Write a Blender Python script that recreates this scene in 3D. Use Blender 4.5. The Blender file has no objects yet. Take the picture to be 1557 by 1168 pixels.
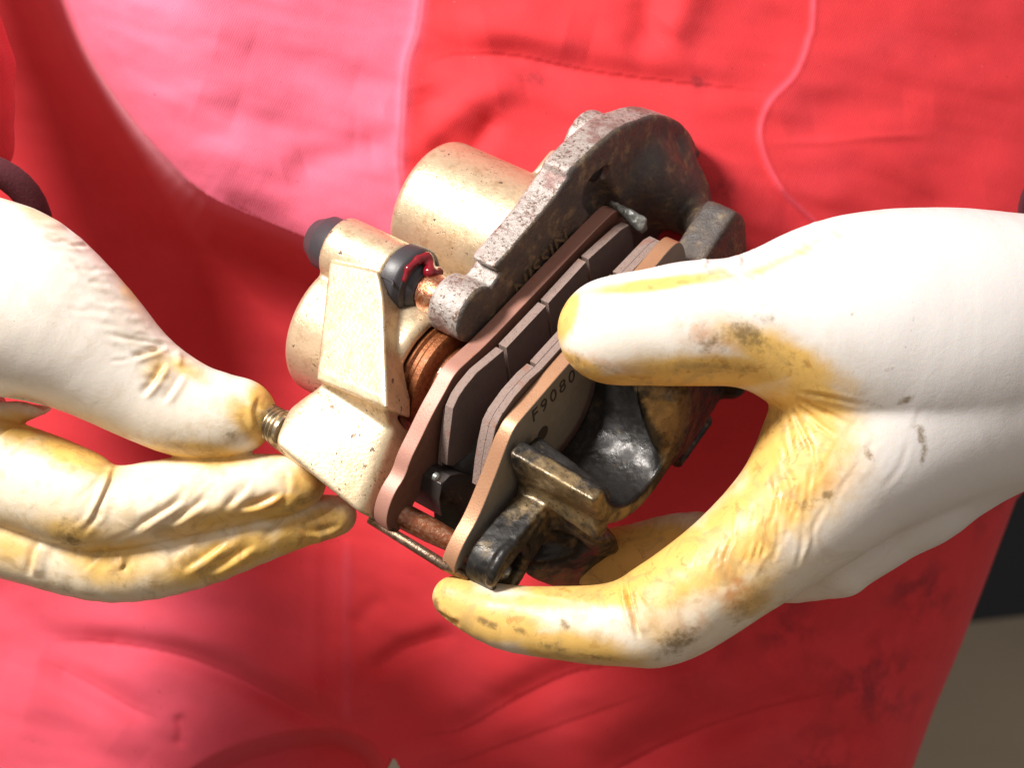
import bpy, bmesh, math, random
import numpy as np
from mathutils import Vector, Matrix
random.seed(4); np.random.seed(4)
scene = bpy.context.scene
col = scene.collection

# ------------------------------------------------------------------ camera
UNIT = 0.0002                      # one working unit = 0.2 mm
FOC = 3100.0                       # distance of the working plane, in units
TILT = math.radians(16)
CAM = np.array([0.0, 0.0, 1.25])
RX = np.array([1.0, 0, 0])
FW = np.array([0, math.cos(TILT), -math.sin(TILT)])
UP = np.array([0, math.sin(TILT), math.cos(TILT)])
cam_d = bpy.data.cameras.new('camera'); cam = bpy.data.objects.new('camera', cam_d); col.objects.link(cam)
cam.location = CAM; cam.rotation_euler = (math.pi/2 - TILT, 0, 0)
cam_d.sensor_width = 36; cam_d.lens = FOC/1557*36
cam_d.clip_start = 0.02; cam_d.clip_end = 60
cam_d.dof.use_dof = True; cam_d.dof.focus_distance = 0.625; cam_d.dof.aperture_fstop = 17
scene.camera = cam

def tw(p):                          # working units -> world metres
    p = np.asarray(p, float)
    q = p*UNIT
    return CAM + q[..., 0:1]*RX + q[..., 1:2]*UP + (FOC*UNIT - q[..., 2:3])*FW
def dirw(v): v = np.asarray(v, float); return v[0]*RX + v[1]*UP - v[2]*FW

# ------------------------------------------------------------------ light
scene.view_settings.view_transform = 'Standard'; scene.view_settings.look = 'None'
scene.view_settings.exposure = 0.0; scene.view_settings.gamma = 1.0
world = bpy.data.worlds.new('World'); scene.world = world; world.use_nodes = True
bg = world.node_tree.nodes['Background']
bg.inputs[0].default_value = (1.0, 0.92, 0.86, 1); bg.inputs[1].default_value = 0.50
def area(name, pos_units, target_units, size, power, color):
    d = bpy.data.lights.new(name, 'AREA'); d.shape = 'DISK'; d.size = size; d.energy = power; d.color = color
    o = bpy.data.objects.new(name, d); col.objects.link(o)
    p = Vector(tw(np.array(pos_units))); t = Vector(tw(np.array(target_units)))
    o.location = p; o.rotation_euler = (t-p).to_track_quat('-Z', 'Y').to_euler()
    return o
area('flash_softbox', (-2330, 2360, 2350), (-60, 0, -150), 0.20, 14.6, (1.0, 0.955, 0.90))
scene.cycles.use_denoising = True
scene.cycles.max_bounces = 6

# ------------------------------------------------------------------ working geometry
A = np.array([0.79, -0.395, 0.469]); A /= np.linalg.norm(A)
B = np.array([0.607, 0.615, -0.503]); B -= A*np.dot(A, B); B /= np.linalg.norm(B)
C = np.cross(A, B)
def P(px, py, z=0.0):
    f = (FOC - z)/FOC
    return np.array([(px-778.5)*f, -(py-584.0)*f, z])
P0 = P(800, 650, 0)
EYE = np.array([0, 0, FOC])
def pp(px, py, a):                  # the point seen at that pixel lying on the plane 'a' across the caliper axis
    d = P(px, py, 0) - EYE
    t = (a - np.dot(EYE - P0, A))/np.dot(d, A)
    return EYE + d*t
def abc(p): q = p - P0; return np.array([q@A, q@B, q@C])
def fab(a, b, c): return P0 + a*A + b*B + c*C
def proj(p):                        # units -> pixel
    p = np.asarray(p, float); f = FOC/(FOC - p[..., 2])
    return np.stack([p[..., 0]*f + 778.5, 584 - p[..., 1]*f], -1)

# ------------------------------------------------------------------ objects
def empty(name, at, label=None, cat=None, group=None):
    o = bpy.data.objects.new(name, None); col.objects.link(o)
    o.location = tw(np.array(at)); o.empty_display_size = 0.02
    if label: o['label'] = label
    if cat: o['category'] = cat
    if group: o['group'] = group
    return o
def origin_of(parent):
    v = Vector((0, 0, 0))
    while parent is not None:
        v = v + Vector(parent.location); parent = parent.parent
    return np.array(v)
def mesh_obj(name, verts_u, faces, mat, parent=None, smooth=True, sharp=None, world_verts=False):
    v = np.asarray(verts_u, float)
    w = v if world_verts else tw(v)
    w = w - origin_of(parent)
    me = bpy.data.meshes.new(name)
    if isinstance(faces, np.ndarray):
        nf = len(faces); k = faces.shape[1]
        me.vertices.add(len(w)); me.vertices.foreach_set('co', w.astype(np.float32).ravel())
        me.loops.add(nf*k); me.loops.foreach_set('vertex_index', faces.astype(np.int32).ravel())
        me.polygons.add(nf); me.polygons.foreach_set('loop_start', np.arange(0, nf*k, k, dtype=np.int32))
        me.update(calc_edges=True); me.validate()
    else:
        me.from_pydata([tuple(x) for x in w], [], [tuple(f) for f in faces]); me.update()
    if sharp is not None:
        bm = bmesh.new(); bm.from_mesh(me)
        bmesh.ops.recalc_face_normals(bm, faces=bm.faces)
        for e in bm.edges:
            if len(e.link_faces) == 2 and e.calc_face_angle(0) > sharp: e.smooth = False
        bm.to_mesh(me); bm.free()
    if smooth: me.polygons.foreach_set('use_smooth', np.ones(len(me.polygons), bool))
    me.materials.append(mat)
    o = bpy.data.objects.new(name, me); col.objects.link(o)
    if parent is not None: o.parent = parent
    return o
def attr(o, name, values):
    a = o.data.attributes.new(name, 'FLOAT', 'POINT'); a.data.foreach_set('value', np.asarray(values, np.float32))

def bevel(o, width, seg=2, angle=35):
    m = o.modifiers.new('edge_softening', 'BEVEL'); m.width = width*UNIT; m.segments = seg
    m.limit_method = 'ANGLE'; m.angle_limit = math.radians(angle); m.harden_normals = True
    return o

def smooth_poly(pts, n=2):
    """corner cutting of a closed outline, straight runs stay straight"""
    pts = np.asarray(pts, float)
    for _ in range(n):
        nx = np.roll(pts, -1, 0); pts = np.stack([pts*.75+nx*.25, pts*.25+nx*.75], 1).reshape(-1, 2)
    return pts

def slab(name, outline_px, a_face, a_back, mat, parent, n=2, bev=1.5, face_mat=None, shift=0.):
    """a plate: outline seen on its +A face, real thickness along A"""
    o = smooth_poly(outline_px, 2) if n > 1 else np.array(outline_px, float)
    f = np.array([pp(x, y, a_face) for x, y in o]) + A*shift
    b = f + A*(a_back - a_face)
    N = len(f)
    faces = [list(range(N)), list(range(2*N-1, N-1, -1))]
    for i in range(N):
        j = (i+1) % N; faces.append([i, i+N, j+N, j])
    ob = mesh_obj(name, np.vstack([f, b]), faces, mat, parent, smooth=True, sharp=math.radians(30))
    if face_mat: ob.data.materials.append(face_mat); ob.data.polygons[0].material_index = 1
    if bev: bevel(ob, bev)
    return ob

def frame_of(ax):
    ax = ax/np.linalg.norm(ax); h = np.array([0, 0, 1.0]) if abs(ax[2]) < .9 else np.array([1.0, 0, 0])
    u = np.cross(ax, h); u /= np.linalg.norm(u); return ax, u, np.cross(ax, u)
def lathe(name, p, axis, prof, mat, parent, seg=48, sharp=35):
    """prof: (distance along axis, radius) list"""
    ax, u, v = frame_of(axis); vs = []; fs = []
    for t, r in prof:
        for k in range(seg):
            th = 2*math.pi*k/seg; vs.append(p + ax*t + r*(math.cos(th)*u + math.sin(th)*v))
    n = len(prof)
    for i in range(n-1):
        for k in range(seg):
            l = (k+1) % seg; fs.append([i*seg+k, i*seg+l, (i+1)*seg+l, (i+1)*seg+k])
    fs.append(list(range(seg-1, -1, -1))); fs.append(list(range((n-1)*seg, n*seg)))
    return mesh_obj(name, np.array(vs), fs, mat, parent, sharp=math.radians(sharp))
def tube(name, path, r, mat, parent, seg=12):
    path = [np.asarray(p, float) for p in path]; vs = []; fs = []; up = None
    for i, p in enumerate(path):
        d = path[min(i+1, len(path)-1)] - path[max(i-1, 0)]; d /= np.linalg.norm(d)
        if up is None: _, up, _ = frame_of(d)
        up = up - d*np.dot(up, d); up /= np.linalg.norm(up); w = np.cross(d, up)
        rr = r[i] if hasattr(r, '__len__') else r
        for k in range(seg):
            th = 2*math.pi*k/seg; vs.append(p + rr*(math.cos(th)*up + math.sin(th)*w))
    for i in range(len(path)-1):
        for k in range(seg):
            l = (k+1) % seg; fs.append([i*seg+k, i*seg+l, (i+1)*seg+l, (i+1)*seg+k])
    fs.append(list(range(seg-1, -1, -1))); fs.append(list(range((len(path)-1)*seg, len(path)*seg)))
    return mesh_obj(name, np.array(vs), fs, mat, parent)

# ------------------------------------------------------------------ signed-distance modelling of cast metal and stretched gloves
class Field:
    """primitives are queued, then evaluated on a grid just large enough for them"""
    def __init__(s, h):
        s.h = h; s.q = []; s.bl = []; s.bh = []
    def cap(s, p, q, r0, r1, k=8, op='add', flat=None): s._q('_cap', (p, q), max(r0, r1)*max(1, flat[1] if flat else 1), op, (p, q, r0, r1, k, op, flat))
    def cyl(s, p, q, r, rnd=6, k=6, op='add'): s._q('_cyl', (p, q), r, op, (p, q, r, rnd, k, op))
    def hull(s, pts, rnd=6, k=6, op='add'): s._q('_hull', pts, 0, op, (pts, rnd, k, op))
    def _q(s, fn, pts, r, op, args):
        if op == 'add':
            pts = np.array(pts, float); s.bl.append(pts.min(0)-r); s.bh.append(pts.max(0)+r)
        s.q.append((fn, args))
    def grid(s):
        h = s.h; lo = np.min(s.bl, 0)-5*h; hi = np.max(s.bh, 0)+5*h
        s.lo = np.array(lo, float)
        s.n = np.ceil((np.array(hi)-s.lo)/h).astype(int)+1
        s.V = np.full(s.n, 400.0, np.float32)
        s.ax = [(s.lo[i] + h*np.arange(s.n[i])).astype(np.float32) for i in range(3)]
        for fn, args in s.q: getattr(s, fn)(*args)
    def sub(s, lo, hi):
        i0 = np.clip(np.floor((np.array(lo)-s.lo)/s.h).astype(int), 0, s.n)
        i1 = np.clip(np.ceil((np.array(hi)-s.lo)/s.h).astype(int)+1, 0, s.n)
        sl = tuple(slice(a, b) for a, b in zip(i0, i1))
        return sl, s.ax[0][sl[0]][:, None, None], s.ax[1][sl[1]][None, :, None], s.ax[2][sl[2]][None, None, :]
    def comb(s, sl, d, k, op):
        V = s.V[sl]
        if op == 'sub':
            d = -d
            h = np.clip(0.5 - 0.5*(V - d)/k, 0, 1); s.V[sl] = V*(1-h) + d*h + k*h*(1-h)
        else:
            h = np.clip(0.5 + 0.5*(V - d)/k, 0, 1); s.V[sl] = V*(1-h) + d*h - k*h*(1-h)
    def _cap(s, p, q, r0, r1, k=8, op='add', flat=None):
        """rounded cone; flat = (direction, factor) squashes it along a direction"""
        p = np.asarray(p, float); q = np.asarray(q, float); R = max(r0, r1) + k*1.5 + 10
        if flat: R *= max(1, flat[1])
        sl, X, Y, Z = s.sub(np.minimum(p, q)-R, np.maximum(p, q)+R)
        d = q-p; L = max(d@d, 1e-6)
        t = np.clip(((X-p[0])*d[0]+(Y-p[1])*d[1]+(Z-p[2])*d[2])/L, 0, 1)
        ex, ey, ez = X-p[0]-t*d[0], Y-p[1]-t*d[1], Z-p[2]-t*d[2]
        q2 = ex*ex+ey*ey+ez*ez
        if flat:
            n, f = np.asarray(flat[0], float), flat[1]; n = n/np.linalg.norm(n)
            c = ex*n[0]+ey*n[1]+ez*n[2]; q2 = q2 + c*c*(1/(f*f)-1)
        s.comb(sl, np.sqrt(q2) - (r0 + t*(r1-r0)), k, op)
    def _cyl(s, p, q, r, rnd=6, k=6, op='add', r1=None):
        p = np.asarray(p, float); q = np.asarray(q, float); R = max(r, r1 or r)+k*1.5+10
        sl, X, Y, Z = s.sub(np.minimum(p, q)-R, np.maximum(p, q)+R)
        d = q-p; L = np.linalg.norm(d); d = d/L
        t = (X-p[0])*d[0]+(Y-p[1])*d[1]+(Z-p[2])*d[2]
        rad = np.sqrt(np.maximum((X-p[0])**2+(Y-p[1])**2+(Z-p[2])**2 - t*t, 0))
        rr = r if r1 is None else r + (r1-r)*np.clip(t/L, 0, 1)
        dx = rad-(rr-rnd); dy = np.abs(t-L/2)-(L/2-rnd)
        s.comb(sl, np.minimum(np.maximum(dx, dy), 0)+np.sqrt(np.maximum(dx, 0)**2+np.maximum(dy, 0)**2)-rnd, k, op)
    def _hull(s, pts, rnd=6, k=6, op='add'):
        pts = np.array(pts, float); bm = bmesh.new()
        for p in pts: bm.verts.new(p)
        r = bmesh.ops.convex_hull(bm, input=bm.verts)
        bmesh.ops.recalc_face_normals(bm, faces=bm.faces)
        cen = pts.mean(0); pl = []
        for f in bm.faces:
            n = np.array(f.normal); c = np.array(f.calc_center_median())
            if f.calc_area() < 1e-4: continue
            if n@(c-cen) < 0: n = -n
            if not any(abs(n@m-1) < 1e-3 and abs(n@c-o) < .5 for m, o in pl): pl.append((n, n@c))
        bm.free()
        R = k*1.5+12
        sl, X, Y, Z = s.sub(pts.min(0)-R, pts.max(0)+R)
        ds = [n[0]*X+n[1]*Y+n[2]*Z-o for n, o in pl]
        m = ds[0]
        for d in ds[1:]: m = np.maximum(m, d)
        kk = max(rnd/2.2, .5); acc = 0
        for d in ds: acc = acc + np.exp(np.clip((d-m)/kk, -30, 0))
        s.comb(sl, m + kk*np.log(acc), k, op)
    def mesh(s, relax=2):
        s.grid(); V = s.V; S = V < 0; n = V.shape; h = s.h
        cnt = np.zeros(tuple(x-1 for x in n), np.uint8)
        for i in (0, 1):
            for j in (0, 1):
                for k in (0, 1): cnt += S[i:n[0]-1+i, j:n[1]-1+j, k:n[2]-1+k]
        I, J, K = np.nonzero((cnt > 0) & (cnt < 8))
        acc = np.zeros((len(I), 3)); w = np.zeros(len(I))
        corners = [(i, j, k) for i in (0, 1) for j in (0, 1) for k in (0, 1)]
        vals = {c: V[I+c[0], J+c[1], K+c[2]].astype(float) for c in corners}
        for c in corners:
            for ax in range(3):
                if c[ax] == 0:
                    e = list(c); e[ax] = 1; e = tuple(e); a, b = vals[c], vals[e]
                    x = (a < 0) != (b < 0); t = a[x]/(a[x]-b[x])
                    pos = np.tile(np.array(c, float), (x.sum(), 1)); pos[:, ax] = t
                    acc[x] += pos; w[x] += 1
        v = s.lo + h*(np.stack([I, J, K], 1) + acc/w[:, None])
        idx = np.full(cnt.shape, -1, np.int32); idx[I, J, K] = np.arange(len(I))
        quads = []
        for ax in range(3):
            sa = [slice(None)]*3; sb = [slice(None)]*3; sa[ax] = slice(0, -1); sb[ax] = slice(1, None)
            E = S[tuple(sa)] != S[tuple(sb)]
            e = np.array(np.nonzero(E)).T
            o1, o2 = (ax+1) % 3, (ax+2) % 3
            e = e[(e[:, o1] > 0) & (e[:, o2] > 0) & (e[:, o1] < n[o1]-1) & (e[:, o2] < n[o2]-1)]
            neg = S[e[:, 0], e[:, 1], e[:, 2]]
            def at(d1, d2):
                f = e.copy(); f[:, o1] += d1; f[:, o2] += d2; return idx[f[:, 0], f[:, 1], f[:, 2]]
            q = np.stack([at(-1, -1), at(0, -1), at(0, 0), at(-1, 0)], 1)
            q[~neg] = q[~neg][:, ::-1]; quads.append(q)
        q = np.vstack(quads); q = q[(q >= 0).all(1)]
        for _ in range(relax): v = relax_mesh(v, q, .5)
        return v, q
def relax_mesh(v, q, f):
    acc = np.zeros_like(v); w = np.zeros(len(v))
    for i in range(4):
        a, b = q[:, i], q[:, (i+1) % 4]
        for d in range(3):
            acc[:, d] += np.bincount(a, v[b, d], len(v)) + np.bincount(b, v[a, d], len(v))
        w += np.bincount(a, minlength=len(v)) + np.bincount(b, minlength=len(v))
    w = np.maximum(w, 1); return v*(1-f) + f*acc/w[:, None]
def normals(v, q):
    n = np.cross(v[q[:, 2]]-v[q[:, 0]], v[q[:, 3]]-v[q[:, 1]]); out = np.zeros_like(v)
    for i in range(4):
        for d in range(3): out[:, d] += np.bincount(q[:, i], n[:, d], len(v))
    return out/np.maximum(np.linalg.norm(out, axis=1), 1e-9)[:, None]
def seg_dist(p2, line):
    """distance of 2-D points to a polyline, and position 0..1 along it"""
    best = np.full(len(p2), 1e9); par = np.zeros(len(p2)); side = np.zeros(len(p2))
    line = np.asarray(line, float); L = np.linalg.norm(np.diff(line, axis=0), axis=1); tot = L.sum(); s0 = 0
    for a, b, l in zip(line[:-1], line[1:], L):
        d = b-a; t = np.clip(((p2-a)@d)/(d@d), 0, 1); e = p2-a-t[:, None]*d; r = np.hypot(e[:, 0], e[:, 1])
        m = r < best; best[m] = r[m]; par[m] = (s0+t[m]*l)/tot
        side[m] = np.sign(d[0]*e[m, 1]-d[1]*e[m, 0]); s0 += l
    return best, par, side
def curve_line(line, n=6):
    pts = np.asarray(line, float)
    if len(pts) < 3: return pts
    out = []
    for i in range(len(pts)-1):
        p0 = pts[max(i-1, 0)]; p1 = pts[i]; p2 = pts[i+1]; p3 = pts[min(i+2, len(pts)-1)]
        for k in range(n):
            t = k/n; out.append(0.5*((2*p1)+(p2-p0)*t+(2*p0-5*p1+4*p2-p3)*t*t+(3*p1-p0-3*p2+p3)*t**3))
    out.append(pts[-1]); return np.array(out)
def vnoise(p, scale, seed=0):
    """smooth gradient noise around 0.5, p (n,d)"""
    rs = np.random.RandomState(seed); p = np.asarray(p, float)/scale
    if p.shape[1] == 2: p = np.c_[p, np.full(len(p), .37)]
    G = rs.randn(16, 16, 16, 3); G /= np.linalg.norm(G, axis=-1, keepdims=True)
    i = np.floor(p).astype(int); f = p-i; w = f*f*f*(f*(f*6-15)+10); r = 0
    for a in (0, 1):
        for b in (0, 1):
            for c in (0, 1):
                g = G[(i[:, 0]+a) % 16, (i[:, 1]+b) % 16, (i[:, 2]+c) % 16]
                d = (f[:, 0]-a)*g[:, 0]+(f[:, 1]-b)*g[:, 1]+(f[:, 2]-c)*g[:, 2]
                r = r + d*(w[:, 0] if a else 1-w[:, 0])*(w[:, 1] if b else 1-w[:, 1])*(w[:, 2] if c else 1-w[:, 2])
    return .5 + .75*r
def sstep(a, b, x): t = np.clip((x-a)/(b-a), 0, 1); return t*t*(3-2*t)

# ------------------------------------------------------------------ materials
class NT:
    def __init__(s, name):
        s.m = bpy.data.materials.new(name); s.m.use_nodes = True; s.t = s.m.node_tree; s.t.nodes.clear()
        s.out = s.n('ShaderNodeOutputMaterial'); s.b = s.n('ShaderNodeBsdfPrincipled')
        s.t.links.new(s.b.outputs[0], s.out.inputs[0]); s.co = s.n('ShaderNodeTexCoord').outputs['Object']
    def n(s, t): return s.t.nodes.new(t)
    def l(s, a, b): s.t.links.new(a, b)
    def put(s, sock, v):
        if hasattr(v, 'is_output'): s.l(v, sock)
        else: sock.default_value = v
    def noise(s, scale, detail=4, rough=.55, dist=0, vec=None):
        n = s.n('ShaderNodeTexNoise'); n.inputs['Scale'].default_value = scale; n.inputs['Detail'].default_value = detail
        n.inputs['Roughness'].default_value = rough; n.inputs['Distortion'].default_value = dist
        s.l(vec or s.co, n.inputs['Vector']); return n.outputs['Fac']
    def ramp(s, v, lo, hi, a=0., b=1.):
        n = s.n('ShaderNodeMapRange'); n.interpolation_type = 'SMOOTHSTEP'; s.l(v, n.inputs[0])
        for i, x in zip((1, 2, 3, 4), (lo, hi, a, b)): n.inputs[i].default_value = x
        return n.outputs[0]
    def math(s, op, a, b=0.):
        n = s.n('ShaderNodeMath'); n.operation = op; n.use_clamp = False; s.put(n.inputs[0], a); s.put(n.inputs[1], b); return n.outputs[0]
    def mix(s, f, a, b):
        n = s.n('ShaderNodeMix'); n.data_type = 'RGBA'; s.put(n.inputs[0], f)
        for sock, v in ((n.inputs[6], a), (n.inputs[7], b)):
            s.put(sock, v if hasattr(v, 'is_output') else (*v, 1))
        return n.outputs[2]
    def at(s, name): n = s.n('ShaderNodeAttribute'); n.attribute_name = name; return n.outputs['Fac']
    def bump(s, h, strength, dist, prev=None):
        n = s.n('ShaderNodeBump'); n.inputs['Strength'].default_value = strength; n.inputs['Distance'].default_value = dist
        s.l(h, n.inputs['Height'])
        if prev is not None: s.l(prev, n.inputs['Normal'])
        return n.outputs[0]
    def set(s, **k):
        for key, v in k.items():
            sock = s.b.inputs[{'color': 'Base Color', 'rough': 'Roughness', 'metal': 'Metallic', 'normal': 'Normal', 'spec': 'Specular IOR Level',
                               'sheen': 'Sheen Weight', 'sheen_rough': 'Sheen Roughness', 'sheen_tint': 'Sheen Tint', 'coat': 'Coat Weight',
                               'coat_rough': 'Coat Roughness', 'sss': 'Subsurface Weight', 'sss_scale': 'Subsurface Scale', 'sss_rad': 'Subsurface Radius'}[key]]
            if isinstance(v, tuple) and len(v) == 3 and sock.type == 'RGBA': v = (*v, 1)
            s.put(sock, v)
        return s.m

def mat_cloth():
    t = NT('red_twill_cloth')
    lit_and_seam_pink = t.at('lit_and_seam_pink'); dirt = t.at('dirt')
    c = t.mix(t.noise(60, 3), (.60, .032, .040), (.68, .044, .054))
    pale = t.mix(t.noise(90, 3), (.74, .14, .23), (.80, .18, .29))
    c = t.mix(lit_and_seam_pink, c, pale)  # pink brightness of flash-lit cloth put into the colour, plus paler seams
    d = t.math('MULTIPLY', dirt, t.ramp(t.noise(75, 4, .6), .40, .66))
    c = t.mix(t.math('MULTIPLY', d, .62), c, (.10, .014, .02))
    lint = t.ramp(t.noise(900, 2), .74, .80)
    c = t.mix(t.math('MULTIPLY', lint, .35), c, (.85, .3, .3))
    lint2 = t.ramp(t.noise(650, 2), .735, .765)
    c = t.mix(t.math('MULTIPLY', lint2, .55), c, (.16, .012, .018))
    # diagonal twill ribs
    mp = t.n('ShaderNodeMapping'); t.l(t.co, mp.inputs[0]); mp.inputs['Rotation'].default_value = (0, math.radians(-24), 0)
    w = t.n('ShaderNodeTexWave'); w.wave_type = 'BANDS'; w.bands_direction = 'X'; w.inputs['Scale'].default_value = 400
    w.inputs['Distortion'].default_value = 2.0; w.inputs['Detail'].default_value = 2; w.inputs['Detail Scale'].default_value = 3
    t.l(mp.outputs[0], w.inputs[0])
    n1 = t.bump(t.noise(2500, 3), .35, .0002)
    n2 = t.bump(w.outputs['Fac'], .2, .0002, n1)
    c = t.mix(t.math('MULTIPLY', t.math('SUBTRACT', 1., w.outputs['Fac']), .13), c, (.36, .012, .018))
    n3 = t.bump(t.noise(90, 3), .10, .002, n2)
    return t.set(color=c, rough=.85, spec=.25, sheen=.12, sheen_rough=.4, sheen_tint=(1, .75, .85), normal=n3)
def mat_glove():
    t = NT('stained_latex_glove')
    y = t.at('yellow'); d = t.at('dirt'); br = t.at('orange')
    base = t.mix(t.noise(50, 4), (.72, .685, .665), (.77, .74, .73))
    base = t.mix(t.at('cream'), base, t.mix(t.noise(70, 5, .6), (.78, .64, .45), (.82, .73, .58)))
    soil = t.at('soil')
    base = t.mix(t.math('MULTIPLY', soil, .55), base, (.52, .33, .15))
    n1 = t.noise(110, 5, .6)
    yy = t.ramp(t.math('ADD', y, t.math('MULTIPLY', t.math('SUBTRACT', n1, .5), .55)), .08, .62)
    c = t.mix(t.math('MULTIPLY', yy, .92), base, (.72, .43, .085))
    c = t.mix(t.math('MULTIPLY', br, t.ramp(t.noise(160, 4), .35, .62)), c, (.55, .23, .06))
    sm = t.math('MULTIPLY', t.ramp(t.noise(95, 6, .7, .8), .47, .66), t.math('ADD', t.math('MULTIPLY', y, .55), t.math('MULTIPLY', t.at('cream'), .34)))
    c = t.mix(sm, c, (.42, .27, .11))
    st = t.math('MULTIPLY', t.ramp(t.noise(150, 7, .68, 1.2), .555, .615), t.ramp(y, .25, .9))
    c = t.mix(t.math('MULTIPLY', st, .72), c, (.46, .23, .055))
    g = t.math('ADD', d, t.math('MULTIPLY', t.math('SUBTRACT', t.noise(420, 6, .72), .5), 1.3))
    gg = t.math('MULTIPLY', t.ramp(g, .30, .85), t.ramp(d, .02, .12))
    c = t.mix(t.math('MULTIPLY', gg, .85), c, (.19, .12, .045))
    sp = t.ramp(t.noise(900, 2, .5), .755, .80)
    c = t.mix(t.math('MULTIPLY', sp, .6), c, (.20, .12, .06))
    wr = t.bump(t.noise(420, 4, .55, .6), .10, .0007)
    wr = t.bump(t.noise(240, 6, .6, 2.2), .06, .0007, wr)
    wr = t.bump(t.noise(2600, 2), .22, .0002, wr)
    return t.set(color=c, rough=t.ramp(t.noise(120, 3),   .3, .7, .36, .54), spec=.45, normal=wr, sss=.15, sss_scale=.004, sss_rad=(1, .55, .25))
def mat_body():
    t = NT('gold_painted_casting')
    c = t.mix(t.noise(70, 4), (.60, .465, .30), (.70, .56, .38))
    pits = t.ramp(t.noise(1150, 4, .65), .58, .64)
    patch = t.ramp(t.noise(110, 3), .46, .60)
    pit = t.math('MULTIPLY', pits, patch)
    chip = t.ramp(t.noise(260, 4, .6), .665, .68)
    c = t.mix(t.math('MULTIPLY', pit, .85), c, (.10, .06, .03))
    c = t.mix(chip, c, (.16, .11, .08))
    stain = t.ramp(t.noise(160, 6, .7), .50, .66)
    c = t.mix(t.math('MULTIPLY', stain, .5), c, (.40, .25, .12))
    h = t.math('SUBTRACT', t.noise(900, 3), t.math('MULTIPLY', t.math('ADD', pit, chip), .8))
    return t.set(color=c, metal=.65, rough=t.ramp(t.noise(300, 3), .3, .7, .36, .47), spec=.5, normal=t.bump(h, .3, .0004))
def mat_bracket():
    t = NT('dusty_shaded_bronze_casting')
    dust_shade = t.at('dust_shade')
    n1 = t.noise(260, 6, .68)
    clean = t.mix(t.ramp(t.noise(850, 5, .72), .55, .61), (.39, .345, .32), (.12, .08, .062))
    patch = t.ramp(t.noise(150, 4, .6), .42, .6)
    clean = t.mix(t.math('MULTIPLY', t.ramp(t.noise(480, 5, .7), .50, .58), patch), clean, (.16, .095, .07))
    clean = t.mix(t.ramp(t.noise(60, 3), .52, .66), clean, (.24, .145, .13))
    dirty_shaded = t.mix(t.ramp(t.noise(220, 6, .7), .48, .66), (.085, .062, .047), (.22, .155, .085))
    dirty_shaded = t.mix(t.ramp(t.noise(90, 4, .6), .42, .62), dirty_shaded, (.062, .05, .046))
    f = t.ramp(t.math('ADD', dust_shade, t.math('MULTIPLY', t.math('SUBTRACT', n1, .5), .9)), .35, .65)
    c = t.mix(f, clean, dirty_shaded)  # dark tone mixes brake dust with painted shade
    nb = t.bump(t.noise(620, 5, .65), .6, .0009)
    nb = t.bump(t.noise(2400, 3), .3, .0003, nb)
    return t.set(color=c, metal=t.math('MULTIPLY', t.math('SUBTRACT', 1., f), .35), rough=t.ramp(n1, .35, .65, .38, .62), normal=nb)
def mat_black_bronze():
    t = NT('oily_black_bronze_casting')
    n1 = t.noise(170, 6, .68, .4); worn = t.at('worn')
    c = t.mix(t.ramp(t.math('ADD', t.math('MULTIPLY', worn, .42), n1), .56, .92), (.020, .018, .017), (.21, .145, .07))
    c = t.mix(t.ramp(t.noise(900, 4, .6), .60, .70), c, (.03, .022, .016))
    nb = t.bump(t.noise(420, 5, .6), .26, .0007)
    nb = t.bump(t.noise(2000, 3), .2, .0003, nb)
    return t.set(color=c, metal=.45, rough=t.ramp(t.noise(240, 4), .35, .65, .28, .55), normal=nb)
def mat_plate():
    t = NT('copper_red_backing_plate')
    c = t.mix(t.noise(120, 4), (.34, .15, .115), (.43, .225, .17))
    c = t.mix(t.ramp(t.noise(240, 5, .65), .60, .70), c, (.40, .13, .05))
    c = t.mix(t.ramp(t.noise(2000, 2), .66, .74), c, (.25, .12, .09))
    return t.set(color=c, metal=.25, rough=.48, normal=t.bump(t.noise(2200, 3), .25, .0003))
def mat_plate2():
    t = NT('pale_copper_backing_plate')
    c = t.mix(t.noise(100, 4), (.38, .18, .095), (.47, .265, .155))
    c = t.mix(t.ramp(t.noise(210, 5, .65), .60, .72), c, (.48, .20, .08))
    c = t.mix(t.ramp(t.noise(300, 5, .65), .66, .72), c, (.28, .22, .22))
    return t.set(color=c, metal=.5, rough=.45, normal=t.bump(t.noise(2200, 3), .3, .0003))
def mat_friction():
    t = NT('grey_friction_compound')
    c = t.mix(t.noise(700, 4, .6), (.21, .145, .125), (.32, .235, .205))
    c = t.mix(t.ramp(t.noise(2300, 3, .6), .62, .68), c, (.04, .03, .03))
    c = t.mix(t.ramp(t.noise(160, 3), .55, .7), c, (.26, .14, .11))
    return t.set(color=c, rough=.78, spec=.3, normal=t.bump(t.noise(1800, 4, .65), .6, .0005))
def mat_copper(name, c1, c2, rough, metal=.8, wet=0.):
    t = NT(name); c = t.mix(t.ramp(t.noise(800, 4, .6), .40, .70), c1, c2)
    return t.set(color=c, metal=metal, rough=rough, coat=wet, coat_rough=.08, normal=t.bump(t.noise(900, 4, .7), .5, .0005))
def mat_plain(name, color, rough, metal=0., bump=.2, bscale=1500, spec=.5, coat=0., var=.25):
    t = NT(name); k = 1-var
    c = t.mix(t.noise(300, 5, .6), tuple(x*k for x in color), color)
    return t.set(color=c, metal=metal, rough=rough, spec=spec, coat=coat, normal=t.bump(t.noise(bscale, 3), bump, .0003))
M_cloth = mat_cloth(); M_glove = mat_glove(); M_body = mat_body(); M_bracket = mat_bracket(); M_black = mat_black_bronze()
M_plate = mat_plate(); M_plate2 = mat_plate2(); M_fric = mat_friction()
M_piston = mat_copper('orange_stained_piston', (.26, .085, .026), (.15, .048, .016), .46, .55, .2)
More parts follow.
